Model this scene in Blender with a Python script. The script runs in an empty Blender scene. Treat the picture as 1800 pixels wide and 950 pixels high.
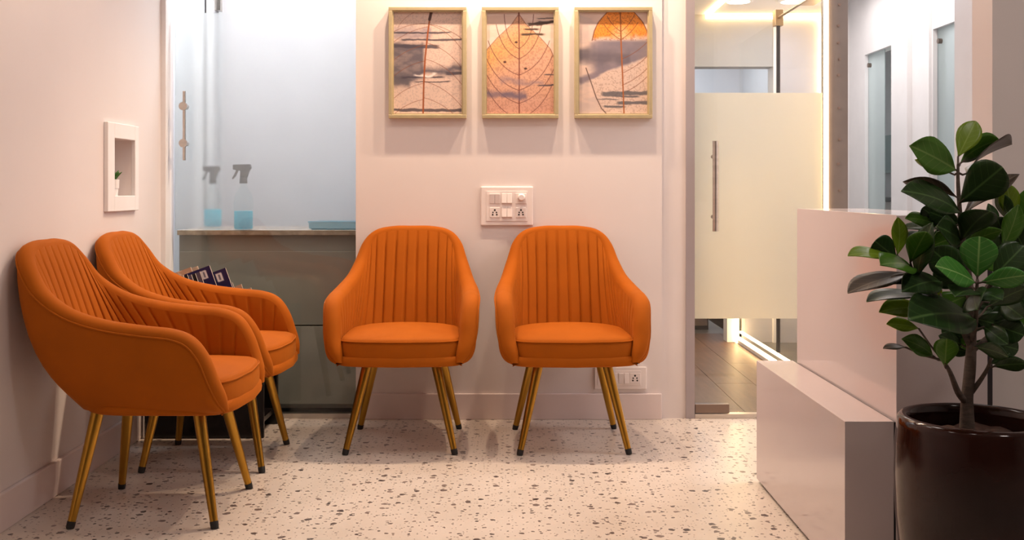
import bpy, bmesh, math, random
import numpy as np
from mathutils import Vector, Matrix
random.seed(7)
scene = bpy.context.scene
COL = scene.collection

# ------------------------------------------------------------------ camera
F, CX, HY = 1850.0, 895.0, 333.0            # focal length and vanishing point of the photo, in 1800x950 pixels
cam_d = bpy.data.cameras.new('camera'); cam = bpy.data.objects.new('camera', cam_d); COL.objects.link(cam)
cam_d.sensor_fit = 'HORIZONTAL'; cam_d.sensor_width = 36.0; cam_d.lens = 36.0*F/1800.0
cam_d.shift_x = (900-CX)/1800.0; cam_d.shift_y = -(475-HY)/1800.0
cam_d.clip_start = 0.05; cam_d.clip_end = 60
cam.location = (0, 0, 1.0); cam.rotation_euler = (math.pi/2, 0, 0)
scene.camera = cam
# ------------------------------------------------------------------ world, exposure
w = bpy.data.worlds.new('world'); scene.world = w; w.use_nodes = True
w.node_tree.nodes['Background'].inputs[0].default_value = (0.9, 0.85, 0.85, 1)
w.node_tree.nodes['Background'].inputs[1].default_value = 0.1
vs = scene.view_settings
vs.view_transform = 'Standard'; vs.look = 'None'; vs.gamma = 1.0; vs.use_curve_mapping = False
vs.exposure = -0.2
# ------------------------------------------------------------------ lamps
def spot(name, loc, target, power, color, angle, blend=0.3, size=0.03):
    d = bpy.data.lights.new(name, 'SPOT'); d.energy = power; d.color = color
    d.spot_size = math.radians(angle); d.spot_blend = blend; d.shadow_soft_size = size
    o = bpy.data.objects.new(name, d); COL.objects.link(o); o.location = loc
    o.rotation_euler = (Vector(target)-Vector(loc)).to_track_quat('-Z', 'Y').to_euler(); return o
def area(name, loc, sx, sy, power, color, rot=(0, 0, 0)):
    d = bpy.data.lights.new(name, 'AREA'); d.shape = 'RECTANGLE'; d.size = sx; d.size_y = sy; d.energy = power; d.color = color
    o = bpy.data.objects.new(name, d); COL.objects.link(o); o.location = loc; o.rotation_euler = rot; return o
WARM = (1.0, 0.74, 0.52); NEUT = (1.0, 0.90, 0.84); COOL = (1.0, 0.975, 1.0)
for x in (-0.36, 0.047, 0.45):               # row of ceiling spots washing the picture wall
    spot('picture_spot', (x, 4.28, 2.56), (x, 4.36, 0), 75, WARM, 110, 0.5, 0.022)
for y in (3.0, 3.6):                          # ceiling spots along the left wall
    spot('wall_spot', (-1.13, y, 2.56), (-1.18, y, 0), 13, WARM, 105, 0.4, 0.03)
for (x, y, e) in ((-0.75, 1.6, 3.5), (0.5, 1.6, 7), (1.75, 1.1, 15), (0.3, 3.3, 5), (-0.5, 3.3, 5)):   # waiting room ceiling panels; rightmost is added fill for right wall and desk
    area('panel_or_fill_lamp', (x, y, 2.58), 0.3, 0.3, e, NEUT)
area('clinic_or_fill_lamp', (-1.0, 4.88, 2.52), 1.0, 0.3, 27, COOL)
area('clinic_or_fill_lamp', (-2.0, 5.25, 2.52), 0.5, 0.8, 19, COOL)  # second lamp, added as fill for the left part of the clinic
area('corridor_lamp', (1.15, 5.6, 2.10), 0.5, 1.2, 12, (1.0, 0.92, 0.88))
area('rear_room_lamp', (2.4, 7.2, 2.55), 0.7, 2.6, 27, (1.0, 0.94, 0.92))
area('pier_fill_lamp', (2.3, 3.9, 2.55), 0.5, 0.8, 34, (1.0, 0.94, 0.94))  # unseen fill added to brighten the front of the rear pier
area('treatment_room_lamp', (3.5, 8.6, 2.5), 0.6, 3.0, 26, COOL)
area('inner_room_lamp', (1.75, 6.1, 2.10), 0.3, 0.8, 9, (0.92, 0.9, 1.0))
area('far_room_lamp', (1.2, 8.2, 2.3), 0.8, 0.8, 14, (0.95, 0.93, 1.0))

# ------------------------------------------------------------------ materials
def mat(name, color, rough=0.5, metal=0.0, var=0.06, vscale=6.0, bump=0.0, bscale=80.0, sheen=0.0, sheen_tint=None, coat=0.0, spec=0.5, emit=None, strength=0.0, stretch=None):
    m = bpy.data.materials.new(name); m.use_nodes = True; nt = m.node_tree; b = nt.nodes['Principled BSDF']
    b.inputs['Roughness'].default_value = rough; b.inputs['Metallic'].default_value = metal
    b.inputs['Specular IOR Level'].default_value = spec
    tc = nt.nodes.new('ShaderNodeTexCoord'); vec = tc.outputs['Object']
    if stretch:
        mp = nt.nodes.new('ShaderNodeMapping'); mp.inputs['Scale'].default_value = stretch
        nt.links.new(vec, mp.inputs['Vector']); vec = mp.outputs['Vector']
    n = nt.nodes.new('ShaderNodeTexNoise'); n.inputs['Scale'].default_value = vscale; n.inputs['Detail'].default_value = 4
    nt.links.new(vec, n.inputs['Vector'])
    r = nt.nodes.new('ShaderNodeValToRGB')
    r.color_ramp.elements[0].position = 0.3; r.color_ramp.elements[1].position = 0.7
    r.color_ramp.elements[0].color = tuple(c*(1-var) for c in color)+(1,)
    r.color_ramp.elements[1].color = tuple(min(1, c*(1+var)) for c in color)+(1,)
    nt.links.new(n.outputs['Fac'], r.inputs['Fac']); nt.links.new(r.outputs['Color'], b.inputs['Base Color'])
    if bump:
        n2 = nt.nodes.new('ShaderNodeTexNoise'); n2.inputs['Scale'].default_value = bscale; n2.inputs['Detail'].default_value = 3
        nt.links.new(vec, n2.inputs['Vector'])
        bp = nt.nodes.new('ShaderNodeBump'); bp.inputs['Strength'].default_value = bump; bp.inputs['Distance'].default_value = 0.002
        nt.links.new(n2.outputs['Fac'], bp.inputs['Height']); nt.links.new(bp.outputs['Normal'], b.inputs['Normal'])
    if sheen:
        b.inputs['Sheen Weight'].default_value = sheen; b.inputs['Sheen Roughness'].default_value = 0.35
        b.inputs['Sheen Tint'].default_value = tuple(sheen_tint or color)+(1,)
    if coat: b.inputs['Coat Weight'].default_value = coat; b.inputs['Coat Roughness'].default_value = 0.05
    if emit: b.inputs['Emission Color'].default_value = tuple(emit)+(1,); b.inputs['Emission Strength'].default_value = strength
    return m
def glass_mat(name, tint=(0.95, 0.98, 0.97), refl=0.035):
    m = bpy.data.materials.new(name); m.use_nodes = True; nt = m.node_tree; nt.nodes.clear()
    o = nt.nodes.new('ShaderNodeOutputMaterial'); t = nt.nodes.new('ShaderNodeBsdfTransparent'); g = nt.nodes.new('ShaderNodeBsdfGlossy')
    t.inputs['Color'].default_value = tint+(1,); g.inputs['Roughness'].default_value = 0.02
    mx = nt.nodes.new('ShaderNodeMixShader'); mx.inputs[0].default_value = refl
    nt.links.new(t.outputs[0], mx.inputs[1]); nt.links.new(g.outputs[0], mx.inputs[2]); nt.links.new(mx.outputs[0], o.inputs[0])
    return m
def frosted_mat(name, color, rough, trans_mix, diff_mix=0.12):
    m = bpy.data.materials.new(name); m.use_nodes = True; nt = m.node_tree; nt.nodes.clear()
    o = nt.nodes.new('ShaderNodeOutputMaterial')
    rf = nt.nodes.new('ShaderNodeBsdfRefraction'); rf.inputs['IOR'].default_value = 1.3; rf.inputs['Roughness'].default_value = rough; rf.inputs['Color'].default_value = color+(1,)
    tr = nt.nodes.new('ShaderNodeBsdfTranslucent'); tr.inputs['Color'].default_value = color+(1,)
    df = nt.nodes.new('ShaderNodeBsdfDiffuse'); df.inputs['Color'].default_value = color+(1,)
    m1 = nt.nodes.new('ShaderNodeMixShader'); m1.inputs[0].default_value = trans_mix
    m2 = nt.nodes.new('ShaderNodeMixShader'); m2.inputs[0].default_value = diff_mix
    nt.links.new(rf.outputs[0], m1.inputs[1]); nt.links.new(tr.outputs[0], m1.inputs[2])
    nt.links.new(m1.outputs[0], m2.inputs[1]); nt.links.new(df.outputs[0], m2.inputs[2]); nt.links.new(m2.outputs[0], o.inputs[0])
    return m
def terrazzo():
    m = bpy.data.materials.new('terrazzo'); m.use_nodes = True; nt = m.node_tree; b = nt.nodes['Principled BSDF']
    b.inputs['Roughness'].default_value = 0.28; b.inputs['Specular IOR Level'].default_value = 0.45
    L = nt.links.new; N = nt.nodes.new
    tc = N('ShaderNodeTexCoord')
    nz = N('ShaderNodeTexNoise'); nz.inputs['Scale'].default_value = 55; nz.inputs['Detail'].default_value = 2; L(tc.outputs['Object'], nz.inputs['Vector'])
    sub = N('ShaderNodeVectorMath'); sub.operation = 'SUBTRACT'; sub.inputs[1].default_value = (.5, .5, .5); L(nz.outputs['Color'], sub.inputs[0])
    sc = N('ShaderNodeVectorMath'); sc.operation = 'SCALE'; sc.inputs['Scale'].default_value = 0.016; L(sub.outputs[0], sc.inputs[0])
    ad = N('ShaderNodeVectorMath'); ad.operation = 'ADD'; L(tc.outputs['Object'], ad.inputs[0]); L(sc.outputs[0], ad.inputs[1])
    base = N('ShaderNodeValToRGB'); bn = N('ShaderNodeTexNoise'); bn.inputs['Scale'].default_value = 3; bn.inputs['Detail'].default_value = 6; L(tc.outputs['Object'], bn.inputs['Vector'])
    base.color_ramp.elements[0].position = .3; base.color_ramp.elements[0].color = (.60, .525, .455, 1)
    base.color_ramp.elements[1].position = .7; base.color_ramp.elements[1].color = (.69, .61, .54, 1); L(bn.outputs['Fac'], base.inputs['Fac'])
    cur = base.outputs['Color']
    for scale, thr, rmin, rmax, c0, c1 in ((23, .76, .11, .27, (.05, .04, .04), (.26, .20, .18)), (42, .68, .11, .26, (.06, .05, .05), (.30, .24, .21)), (90, .80, .12, .28, (.12, .10, .09), (.36, .30, .27))):
        v = N('ShaderNodeTexVoronoi'); v.voronoi_dimensions = '2D'; v.inputs['Scale'].default_value = scale; L(ad.outputs[0], v.inputs['Vector'])
        sp = N('ShaderNodeSeparateColor'); L(v.outputs['Color'], sp.inputs['Color'])
        rad = N('ShaderNodeMapRange'); rad.inputs[1].default_value = thr; rad.inputs[2].default_value = 1; rad.inputs[3].default_value = rmin; rad.inputs[4].default_value = rmax; L(sp.outputs[0], rad.inputs[0])
        has = N('ShaderNodeMath'); has.operation = 'GREATER_THAN'; has.inputs[1].default_value = thr; L(sp.outputs[0], has.inputs[0])
        ins = N('ShaderNodeMath'); ins.operation = 'LESS_THAN'; L(v.outputs['Distance'], ins.inputs[0]); L(rad.outputs[0], ins.inputs[1])
        mu = N('ShaderNodeMath'); mu.operation = 'MULTIPLY'; L(has.outputs[0], mu.inputs[0]); L(ins.outputs[0], mu.inputs[1])
        cm = N('ShaderNodeMix'); cm.data_type = 'RGBA'; cm.inputs[6].default_value = c0+(1,); cm.inputs[7].default_value = c1+(1,); L(sp.outputs[1], cm.inputs[0])
        mx = N('ShaderNodeMix'); mx.data_type = 'RGBA'; L(mu.outputs[0], mx.inputs[0]); L(cur, mx.inputs[6]); L(cm.outputs[2], mx.inputs[7]); cur = mx.outputs[2]
    L(cur, b.inputs['Base Color']); return m
def print_mat(name, rough=0.55):
    m = bpy.data.materials.new(name); m.use_nodes = True; nt = m.node_tree; b = nt.nodes['Principled BSDF']
    a = nt.nodes.new('ShaderNodeVertexColor'); a.layer_name = 'print'; nt.links.new(a.outputs['Color'], b.inputs['Base Color'])
    b.inputs['Roughness'].default_value = rough; return m
def leaf_mat(name, c, vein, trans):
    m = bpy.data.materials.new(name); m.use_nodes = True; nt = m.node_tree; b = nt.nodes['Principled BSDF']; L = nt.links.new; N = nt.nodes.new
    at = N('ShaderNodeAttribute'); at.attribute_name = 'leafco'; sp = N('ShaderNodeSeparateXYZ'); L(at.outputs['Vector'], sp.inputs[0])
    ax = N('ShaderNodeMath'); ax.operation = 'ABSOLUTE'; L(sp.outputs[0], ax.inputs[0])
    mid = N('ShaderNodeMapRange'); mid.inputs[1].default_value = .02; mid.inputs[2].default_value = .07; mid.inputs[3].default_value = 1; mid.inputs[4].default_value = 0; L(ax.outputs[0], mid.inputs[0])
    k = N('ShaderNodeMath'); k.operation = 'MULTIPLY_ADD'; k.inputs[1].default_value = -.28; L(ax.outputs[0], k.inputs[0]); L(sp.outputs[1], k.inputs[2])
    ks = N('ShaderNodeMath'); ks.operation = 'MULTIPLY'; ks.inputs[1].default_value = 40; L(k.outputs[0], ks.inputs[0])
    si = N('ShaderNodeMath'); si.operation = 'SINE'; L(ks.outputs[0], si.inputs[0])
    lat = N('ShaderNodeMapRange'); lat.inputs[1].default_value = .93; lat.inputs[2].default_value = 1; lat.inputs[3].default_value = 0; lat.inputs[4].default_value = .45; L(si.outputs[0], lat.inputs[0])
    mxv = N('ShaderNodeMath'); mxv.operation = 'MAXIMUM'; L(mid.outputs[0], mxv.inputs[0]); L(lat.outputs[0], mxv.inputs[1])
    mx = N('ShaderNodeMix'); mx.data_type = 'RGBA'; mx.inputs[6].default_value = c+(1,); mx.inputs[7].default_value = vein+(1,); L(mxv.outputs[0], mx.inputs[0])
    L(mx.outputs[2], b.inputs['Base Color']); b.inputs['Roughness'].default_value = .34; b.inputs['Specular IOR Level'].default_value = .4
    t = N('ShaderNodeBsdfTranslucent'); L(mx.outputs[2], t.inputs['Color']); ms = N('ShaderNodeMixShader'); ms.inputs[0].default_value = trans
    L(b.outputs[0], ms.inputs[1]); L(t.outputs[0], ms.inputs[2]); L(ms.outputs[0], nt.nodes['Material Output'].inputs[0]); return m

M = {}
M['wall'] = mat('painted_wall', (.78, .71, .69), .38, var=.02, vscale=2, bump=.05, bscale=180, spec=.35)
M['skirting'] = mat('skirting_paint', (.78, .67, .65), .35, var=.02)
M['ceiling'] = mat('ceiling_paint', (.82, .78, .76), .6, var=.02)
M['white'] = mat('white_paint', (.86, .83, .82), .4, var=.02)
M['cool_white'] = mat('cool_white_paint', (.82, .83, .86), .5, var=.02)
M['lav_grey'] = mat('lavender_grey_paint', (.52, .50, .54), .5, var=.04)
M['pale_grey'] = mat('pale_grey_paint', (.68, .67, .71), .5, var=.04)
M['grey_panel'] = mat('grey_wall_panel', (.40, .39, .39), .45, var=.04)
M['jamb'] = mat('grey_jamb_metal', (.40, .35, .36), .4, .2, var=.03)
M['terrazzo'] = terrazzo()
M['plank'] = mat('brown_floor_plank', (.15, .072, .034), .40, var=.25, vscale=7, stretch=(6, .6, 1), bump=.08, bscale=30)
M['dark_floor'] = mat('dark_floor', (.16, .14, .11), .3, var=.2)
M['velvet'] = mat('orange_velvet', (.365, .086, .002), .8, var=.07, vscale=7, bump=.12, bscale=500, sheen=.2, sheen_tint=(1, .42, .08), spec=.15)
M['brass'] = mat('brushed_brass', (.44, .235, .036), .28, 1.0, var=.12, vscale=14, stretch=(1, 1, .15))
M['black_cap'] = mat('black_rubber', (.012, .011, .011), .6)
M['glass'] = glass_mat('clear_glass')
M['partition_glass'] = glass_mat('partition_glass', (.985, .99, .985), .03)
M['film_cool'] = frosted_mat('frosted_film_cool', (.97, .975, .98), .17, .13, .06)
M['film_warm'] = frosted_mat('frosted_film_warm', (.96, .92, .86), .55, .45, .12)
M['film_rear'] = frosted_mat('frosted_film_rear', (.88, .93, .92), .3, .3, .1)
M['steel'] = mat('brushed_steel', (.58, .54, .50), .28, 1.0, var=.08, stretch=(1, 1, 12))
M['dark_steel'] = mat('dark_steel', (.24, .18, .15), .3, .9, var=.08)
M['seam'] = mat('dark_seal', (.02, .016, .02), .5)
M['gold'] = mat('champagne_frame', (.60, .49, .29), .36, .5, var=.06, vscale=30)
M['desk'] = mat('glossy_pink_white_laminate', (.60, .515, .515), .14, var=.02, vscale=2, coat=.3)
M['plastic'] = mat('white_plastic', (.85, .77, .74), .3, var=.01)
M['plastic_hole'] = mat('socket_hole', (.01, .008, .008), .6)
M['column'] = mat('brown_grey_column', (.17, .14, .125), .45, var=.12, vscale=5)
M['led'] = mat('warm_led', (1, .8, .5), .5, emit=(1.0, .66, .33), strength=12)
M['lamp_disc'] = mat('lamp_diffuser', (1, 1, 1), .5, emit=(1.0, .96, .9), strength=8)
M['cabinet'] = mat('grey_cabinet', (.28, .265, .245), .35, var=.08, vscale=3)
M['cabinet_gap'] = mat('cabinet_gap', (.05, .05, .05), .6)
M['marble'] = mat('brown_marble', (.42, .34, .27), .25, var=.3, vscale=25)
M['pot'] = mat('dark_brown_glaze', (.022, .006, .004), .10, var=.5, vscale=4, bump=.08, bscale=14, spec=.35)
M['soil'] = mat('dark_soil', (.05, .022, .014), .9, var=.4, vscale=60, bump=.8, bscale=120)
M['bark'] = mat('grey_brown_bark', (.085, .06, .045), .75, var=.3, vscale=40, bump=.5, bscale=120, stretch=(1, 1, 3))
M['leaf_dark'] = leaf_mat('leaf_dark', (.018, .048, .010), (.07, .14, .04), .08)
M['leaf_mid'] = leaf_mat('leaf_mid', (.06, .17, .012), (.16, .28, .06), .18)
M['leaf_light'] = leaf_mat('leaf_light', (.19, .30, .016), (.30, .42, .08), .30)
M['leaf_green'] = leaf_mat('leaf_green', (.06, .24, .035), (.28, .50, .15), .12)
M['leaf_brown'] = leaf_mat('leaf_brown', (.055, .040, .028), (.16, .13, .09), .06)
M['black'] = mat('black_lacquer', (.008, .006, .006), .25, var=.2)
M['sprayer'] = mat('black_plastic', (.02, .016, .025), .4)
M['bottle'] = glass_mat('bottle_plastic', (.95, .985, .99), .05)
M['liquid'] = liq = bpy.data.materials.new('turquoise_liquid'); liq.use_nodes = True
_n = liq.node_tree; _t = _n.nodes.new('ShaderNodeBsdfTranslucent'); _t.inputs['Color'].default_value = (.05, .75, .9, 1); _m = _n.nodes.new('ShaderNodeMixShader'); _m.inputs[0].default_value = .6
_n.nodes['Principled BSDF'].inputs['Base Color'].default_value = (.03, .55, .70, 1)
_n.links.new(_n.nodes['Principled BSDF'].outputs[0], _m.inputs[1]); _n.links.new(_t.outputs[0], _m.inputs[2]); _n.links.new(_m.outputs[0], _n.nodes['Material Output'].inputs[0])
M['turquoise'] = mat('turquoise_plastic', (.01, .33, .52), .35, var=.03)
M['paper'] = mat('page_paper', (.70, .58, .48), .7, var=.1)
M['print'] = print_mat('printed_art', .5); M['gloss_print'] = print_mat('printed_cover', .25)
M['succulent'] = mat('succulent_green', (.05, .16, .02), .5, var=.3)
M['teal'] = mat('teal_panel', (.28, .42, .42), .3)
M['brass_clip'] = mat('bronze_fitting', (.45, .30, .16), .3, .9)

# ------------------------------------------------------------------ mesh helpers
class MB:
    def __init__(s): s.v = []; s.f = []
    def box(s, x0, x1, y0, y1, z0, z1):
        n = len(s.v); s.v += [(x, y, z) for z in (z0, z1) for y in (y0, y1) for x in (x0, x1)]
        s.f += [tuple(n+i for i in q) for q in ((0, 2, 3, 1), (4, 5, 7, 6), (0, 1, 5, 4), (2, 6, 7, 3), (0, 4, 6, 2), (1, 3, 7, 5))]; return s
    def prism(s, pts, z0, z1):               # pts: CCW xy outline
        n = len(s.v); k = len(pts); s.v += [(x, y, z0) for x, y in pts]+[(x, y, z1) for x, y in pts]
        s.f += [tuple(n+k-1-i for i in range(k)), tuple(n+k+i for i in range(k))]
        s.f += [(n+i, n+(i+1) % k, n+k+(i+1) % k, n+k+i) for i in range(k)]; return s
    def profile(s, pts, axis, a0, a1):       # extrude a closed outline along X ('x') or Y ('y')
        n = len(s.v); k = len(pts)
        for a in (a0, a1): s.v += [((a, p, q) if axis == 'x' else (p, a, q)) for p, q in pts]
        s.f += [tuple(n+i for i in range(k)), tuple(n+2*k-1-i for i in range(k))]
        s.f += [(n+(i+1) % k, n+i, n+k+i, n+k+(i+1) % k) for i in range(k)]; return s
    def tube(s, path, radii, seg=10, cap=True):
        path = [Vector(p) for p in path]; n0 = len(s.v); k = len(path)
        if not hasattr(radii, '__len__'): radii = [radii]*k
        ref = None
        for i, p in enumerate(path):
            t = (path[min(i+1, k-1)]-path[max(i-1, 0)]).normalized()
            if ref is None: ref = Vector((1, 0, 0)) if abs(t.x) < .8 else Vector((0, 1, 0))
            a = (ref-t*ref.dot(t)).normalized(); ref = a; b = t.cross(a)
            s.v += [tuple(p+(a*math.cos(2*math.pi*j/seg)+b*math.sin(2*math.pi*j/seg))*radii[i]) for j in range(seg)]
        for i in range(k-1):
            for j in range(seg):
                s.f.append((n0+i*seg+j, n0+i*seg+(j+1) % seg, n0+(i+1)*seg+(j+1) % seg, n0+(i+1)*seg+j))
        if cap: s.f += [tuple(n0+seg-1-j for j in range(seg)), tuple(n0+(k-1)*seg+j for j in range(seg))]
        return s
    def lathe(s, prof, c=(0, 0, 0), seg=40):
        n0 = len(s.v); k = len(prof)
        for r, z in prof:
            s.v += [(c[0]+r*math.cos(2*math.pi*j/seg), c[1]+r*math.sin(2*math.pi*j/seg), c[2]+z) for j in range(seg)]
        for i in range(k-1):
            for j in range(seg):
                s.f.append((n0+i*seg+j, n0+i*seg+(j+1) % seg, n0+(i+1)*seg+(j+1) % seg, n0+(i+1)*seg+j))
        s.f += [tuple(n0+seg-1-j for j in range(seg)), tuple(n0+(k-1)*seg+j for j in range(seg))]; return s
    def grid(s, rows, close=False):
        n0 = len(s.v); k = len(rows); q = len(rows[0])
        for r in rows: s.v += [tuple(p) for p in r]
        for i in range(k-1):
            for j in range(q if close else q-1):
                s.f.append((n0+i*q+j, n0+i*q+(j+1) % q, n0+(i+1)*q+(j+1) % q, n0+(i+1)*q+j))
        return s
    def build(s, name, m, parent=None, smooth=None, bevel=0, loc=None):
        me = bpy.data.meshes.new(name); me.from_pydata(s.v, [], s.f); me.update()
        bm = bmesh.new(); bm.from_mesh(me); bmesh.ops.recalc_face_normals(bm, faces=bm.faces); bm.to_mesh(me); bm.free()
        if smooth:
            for p in me.polygons: p.use_smooth = True
            me.set_sharp_from_angle(angle=math.radians(smooth))
        me.materials.append(m)
        o = bpy.data.objects.new(name, me); COL.objects.link(o)
        if parent: o.parent = parent
        if loc: o.location = loc
        if bevel:
            md = o.modifiers.new('bevel', 'BEVEL'); md.width = bevel; md.segments = 2; md.limit_method = 'ANGLE'
        return o
def box(name, m, x0, x1, y0, y1, z0, z1, parent=None, bevel=0): return MB().box(x0, x1, y0, y1, z0, z1).build(name, m, parent, bevel=bevel)
def tag(o, label, cat, group=None):
    o['label'] = label; o['category'] = cat
    if group: o['group'] = group
    return o
def struct(o, label=None):
    o['kind'] = 'structure'
    if label: o['label'] = label
    return o
def thing(name, label, cat, loc=(0, 0, 0), rz=0, group=None):
    o = bpy.data.objects.new(name, None); COL.objects.link(o); o.location = loc; o.rotation_euler = (0, 0, rz); o.empty_display_size = .1
    return tag(o, label, cat, group)
def sthing(name, loc=(0, 0, 0), label=None):
    o = bpy.data.objects.new(name, None); COL.objects.link(o); o.location = loc; o.empty_display_size = .1; return struct(o, label)
def copy_tree(o, parent=None):
    c = o.copy(); COL.objects.link(c)
    if parent: c.parent = parent
    for ch in list(o.children): copy_tree(ch, c)
    return c
def at(px, py, Y): return Vector(((px-CX)*Y/F, Y, 1-(py-HY)*Y/F))
def catmull(pts, n):
    P = [np.array(p, float) for p in pts]; out = []
    for i in range(len(P)-1):
        p0 = P[i-1] if i else 2*P[0]-P[1]; p1 = P[i]; p2 = P[i+1]; p3 = P[i+2] if i+2 < len(P) else 2*P[-1]-P[-2]
        for k in range(n):
            t = k/n; out.append(.5*((2*p1)+(-p0+p2)*t+(2*p0-5*p1+4*p2-p3)*t*t+(-p0+3*p1-3*p2+p3)*t**3))
    out.append(P[-1]); return out

# ------------------------------------------------------------------ setting: waiting room shell
YW, XL, ZC = 4.578, -1.49, 2.6
struct(box('floor', M['terrazzo'], -1.7, 3.2, -1.6, 4.60, -.05, 0))
cl = struct(box('ceiling', M['ceiling'], -1.7, 3.2, -1.6, 4.66, ZC, ZC+.05))
struct(MB().box(-.667, .665, YW, YW+.12, 0, ZC).box(.665, .770, YW+.014, YW+.12, 0, ZC).build('wall_back', M['wall']))
struct(box('wall_header', M['wall'], -1.49, -.667, YW+.03, YW+.12, 2.3, ZC))
struct(box('wall_header', M['wall'], .770, 1.40, YW+.03, YW+.12, 2.2, ZC))
# left wall with a hole for the niche
NY0, NY1, NZ0, NZ1 = 3.935, 4.150, .975, 1.192
struct(MB().box(XL-.12, XL, -1.6, NY0, 0, ZC).box(XL-.12, XL, NY1, 4.62, 0, ZC).box(XL-.12, XL, NY0, NY1, 0, NZ0).box(XL-.12, XL, NY0, NY1, NZ1, ZC)
       .box(XL-.13, XL-.118, NY0-.01, NY1+.01, NZ0-.01, NZ1+.01).build('wall_left', M['wall']))
struct(box('wall_front', M['column'], -1.7, 3.2, -1.7, -1.6, 0, ZC))
struct(MB().box(1.258, 3.2, 2.74, 2.86, 0, ZC).box(3.1, 3.2, -1.6, 2.74, 0, ZC).build('wall_right', M['wall']))
struct(box('baseboard_left', M['skirting'], XL, XL+.016, -1.6, 4.50, 0, .112, bevel=.003))
struct(box('baseboard_back', M['skirting'], -.655, .662, YW-.014, YW, 0, .112, bevel=.003))
struct(box('trim_1', M['jamb'], .770, .808, YW+.004, YW+.09, 0, 2.2))
struct(MB().box(XL-.02, XL+.022, 4.50, 4.53, 0, ZC).box(XL-.02, XL+.010, 4.53, 4.64, 0, ZC).build('trim_2', M['white'], bevel=.002))

# niche frame in the left wall
nf = thing('wall_niche', 'white framed square niche recessed in the left wall', 'niche', (XL, 4.03, 1.08))
def lbox(name, m, x0, x1, y0, y1, z0, z1, p, bevel=0):
    l = p.location; return box(name, m, x0-l.x, x1-l.x, y0-l.y, y1-l.y, z0-l.z, z1-l.z, p, bevel)
A0, A1, B0, B1 = 3.868, 4.190, .917, 1.249
l = nf.location
fr = MB()
for (y0, y1, z0, z1) in ((A0, NY0, B0, B1), (NY1, A1, B0, B1), (NY0, NY1, B0, NZ0), (NY0, NY1, NZ1, B1)):
    fr.box(0, .016, y0-l.y, y1-l.y, z0-l.z, z1-l.z)
fr.build('frame', M['white'], nf, bevel=.002)
sp_ = thing('potted_succulent', 'tiny green succulent in white pot inside the wall niche', 'plant', (XL-.024, 4.032, NZ0))
MB().lathe([(.014, 0), (.016, .028), (.0185, .029), (.0195, .062), (.015, .063), (.015, .058)], seg=24).build('pot', M['white'], sp_, smooth=40)
lf = MB()
for i in range(14):
    a = i*2.4; r = .012+.010*(i % 3)/2; h = .028+.036*((i*7) % 5)/5
    p = [(0, 0, .056), (r*.5*math.cos(a), r*.5*math.sin(a), .056+h*.6), (r*1.3*math.cos(a), r*1.3*math.sin(a), .056+h)]
    lf.tube(p, [.004, .0065, .001], 6)
lf.build('foliage', M['succulent'], sp_, smooth=50)

# ------------------------------------------------------------------ left frosted glass door (door_1)
d1 = sthing('door_1', (-1.07, 4.60, 0), 'frosted glass door beside the left wall')
GY = 4.600
lbox('glass_pane', M['glass'], -1.462, -.655, GY, GY+.008, .022, 2.3, d1)
zf0, zf1 = 1-(403-HY)*GY/F, 1-(22-HY)*GY/F
lbox('frosted_film', M['film_cool'], -1.462, -.655, GY+.0085, GY+.0105, zf0, zf1, d1)
lbox('bottom_rail', M['steel'], -1.466, -.655, GY-.014, GY+.022, .001, .022, d1)
hx, hz0, hz1 = (324-CX)*4.56/F, 1-(282-HY)*4.56/F, 1-(160-HY)*4.56/F
hd = MB().box(hx-.006+1.07, hx+.006+1.07, 4.553-4.60, 4.565-4.60, hz0, hz1).build('handle', M['steel'], d1, bevel=.002)
for py in (187, 252):
    z = 1-(py-HY)*4.56/F
    bm_ = MB().tube([(hx+1.07-.003, -.052, z), (hx+1.07-.003, -.040, z), (hx+1.07-.003, 0, z)], [.018, .018, .012], 20)
    bm_.build('bolt', M['steel'], hd, smooth=40)
# room behind it
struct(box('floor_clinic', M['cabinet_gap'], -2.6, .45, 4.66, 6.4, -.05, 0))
struct(MB().box(-2.6, .45, 5.9, 6.0, 0, ZC).build('wall_clinic_back', M['cool_white']))
struct(MB().box(-2.6, -2.5, 4.66, 5.9, 0, ZC).build('wall_clinic_left', M['cool_white']))
struct(MB().box(.35, .45, 4.69, 5.9, 0, ZC).build('wall_clinic_right', M['lav_grey']))
struct(box('ceiling_clinic', M['ceiling'], -2.6, .45, 4.66, 6.0, ZC-.02, ZC+.03))
x0, x1 = (345-CX)*5.6/F, (379-CX)*5.6/F
struct(MB().box(x0, x0+.055, 5.55, 5.66, 0, ZC-.02).box(x0+.068, x1, 5.55, 5.66, 0, ZC-.02).build('trim_3', M['cool_white']))
struct(box('trim_4', M['seam'], x0+.053, x0+.070, 5.57, 5.62, 0, ZC-.02))
struct(box('wall_clinic_inner', M['pale_grey'], x1+.03, .35, 5.62, 5.68, 0, ZC-.02))
struct(MB().box(x1, x1+.03, 5.58, 5.64, 1.95, 2.04).build('trim_5', M['steel']))
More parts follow.
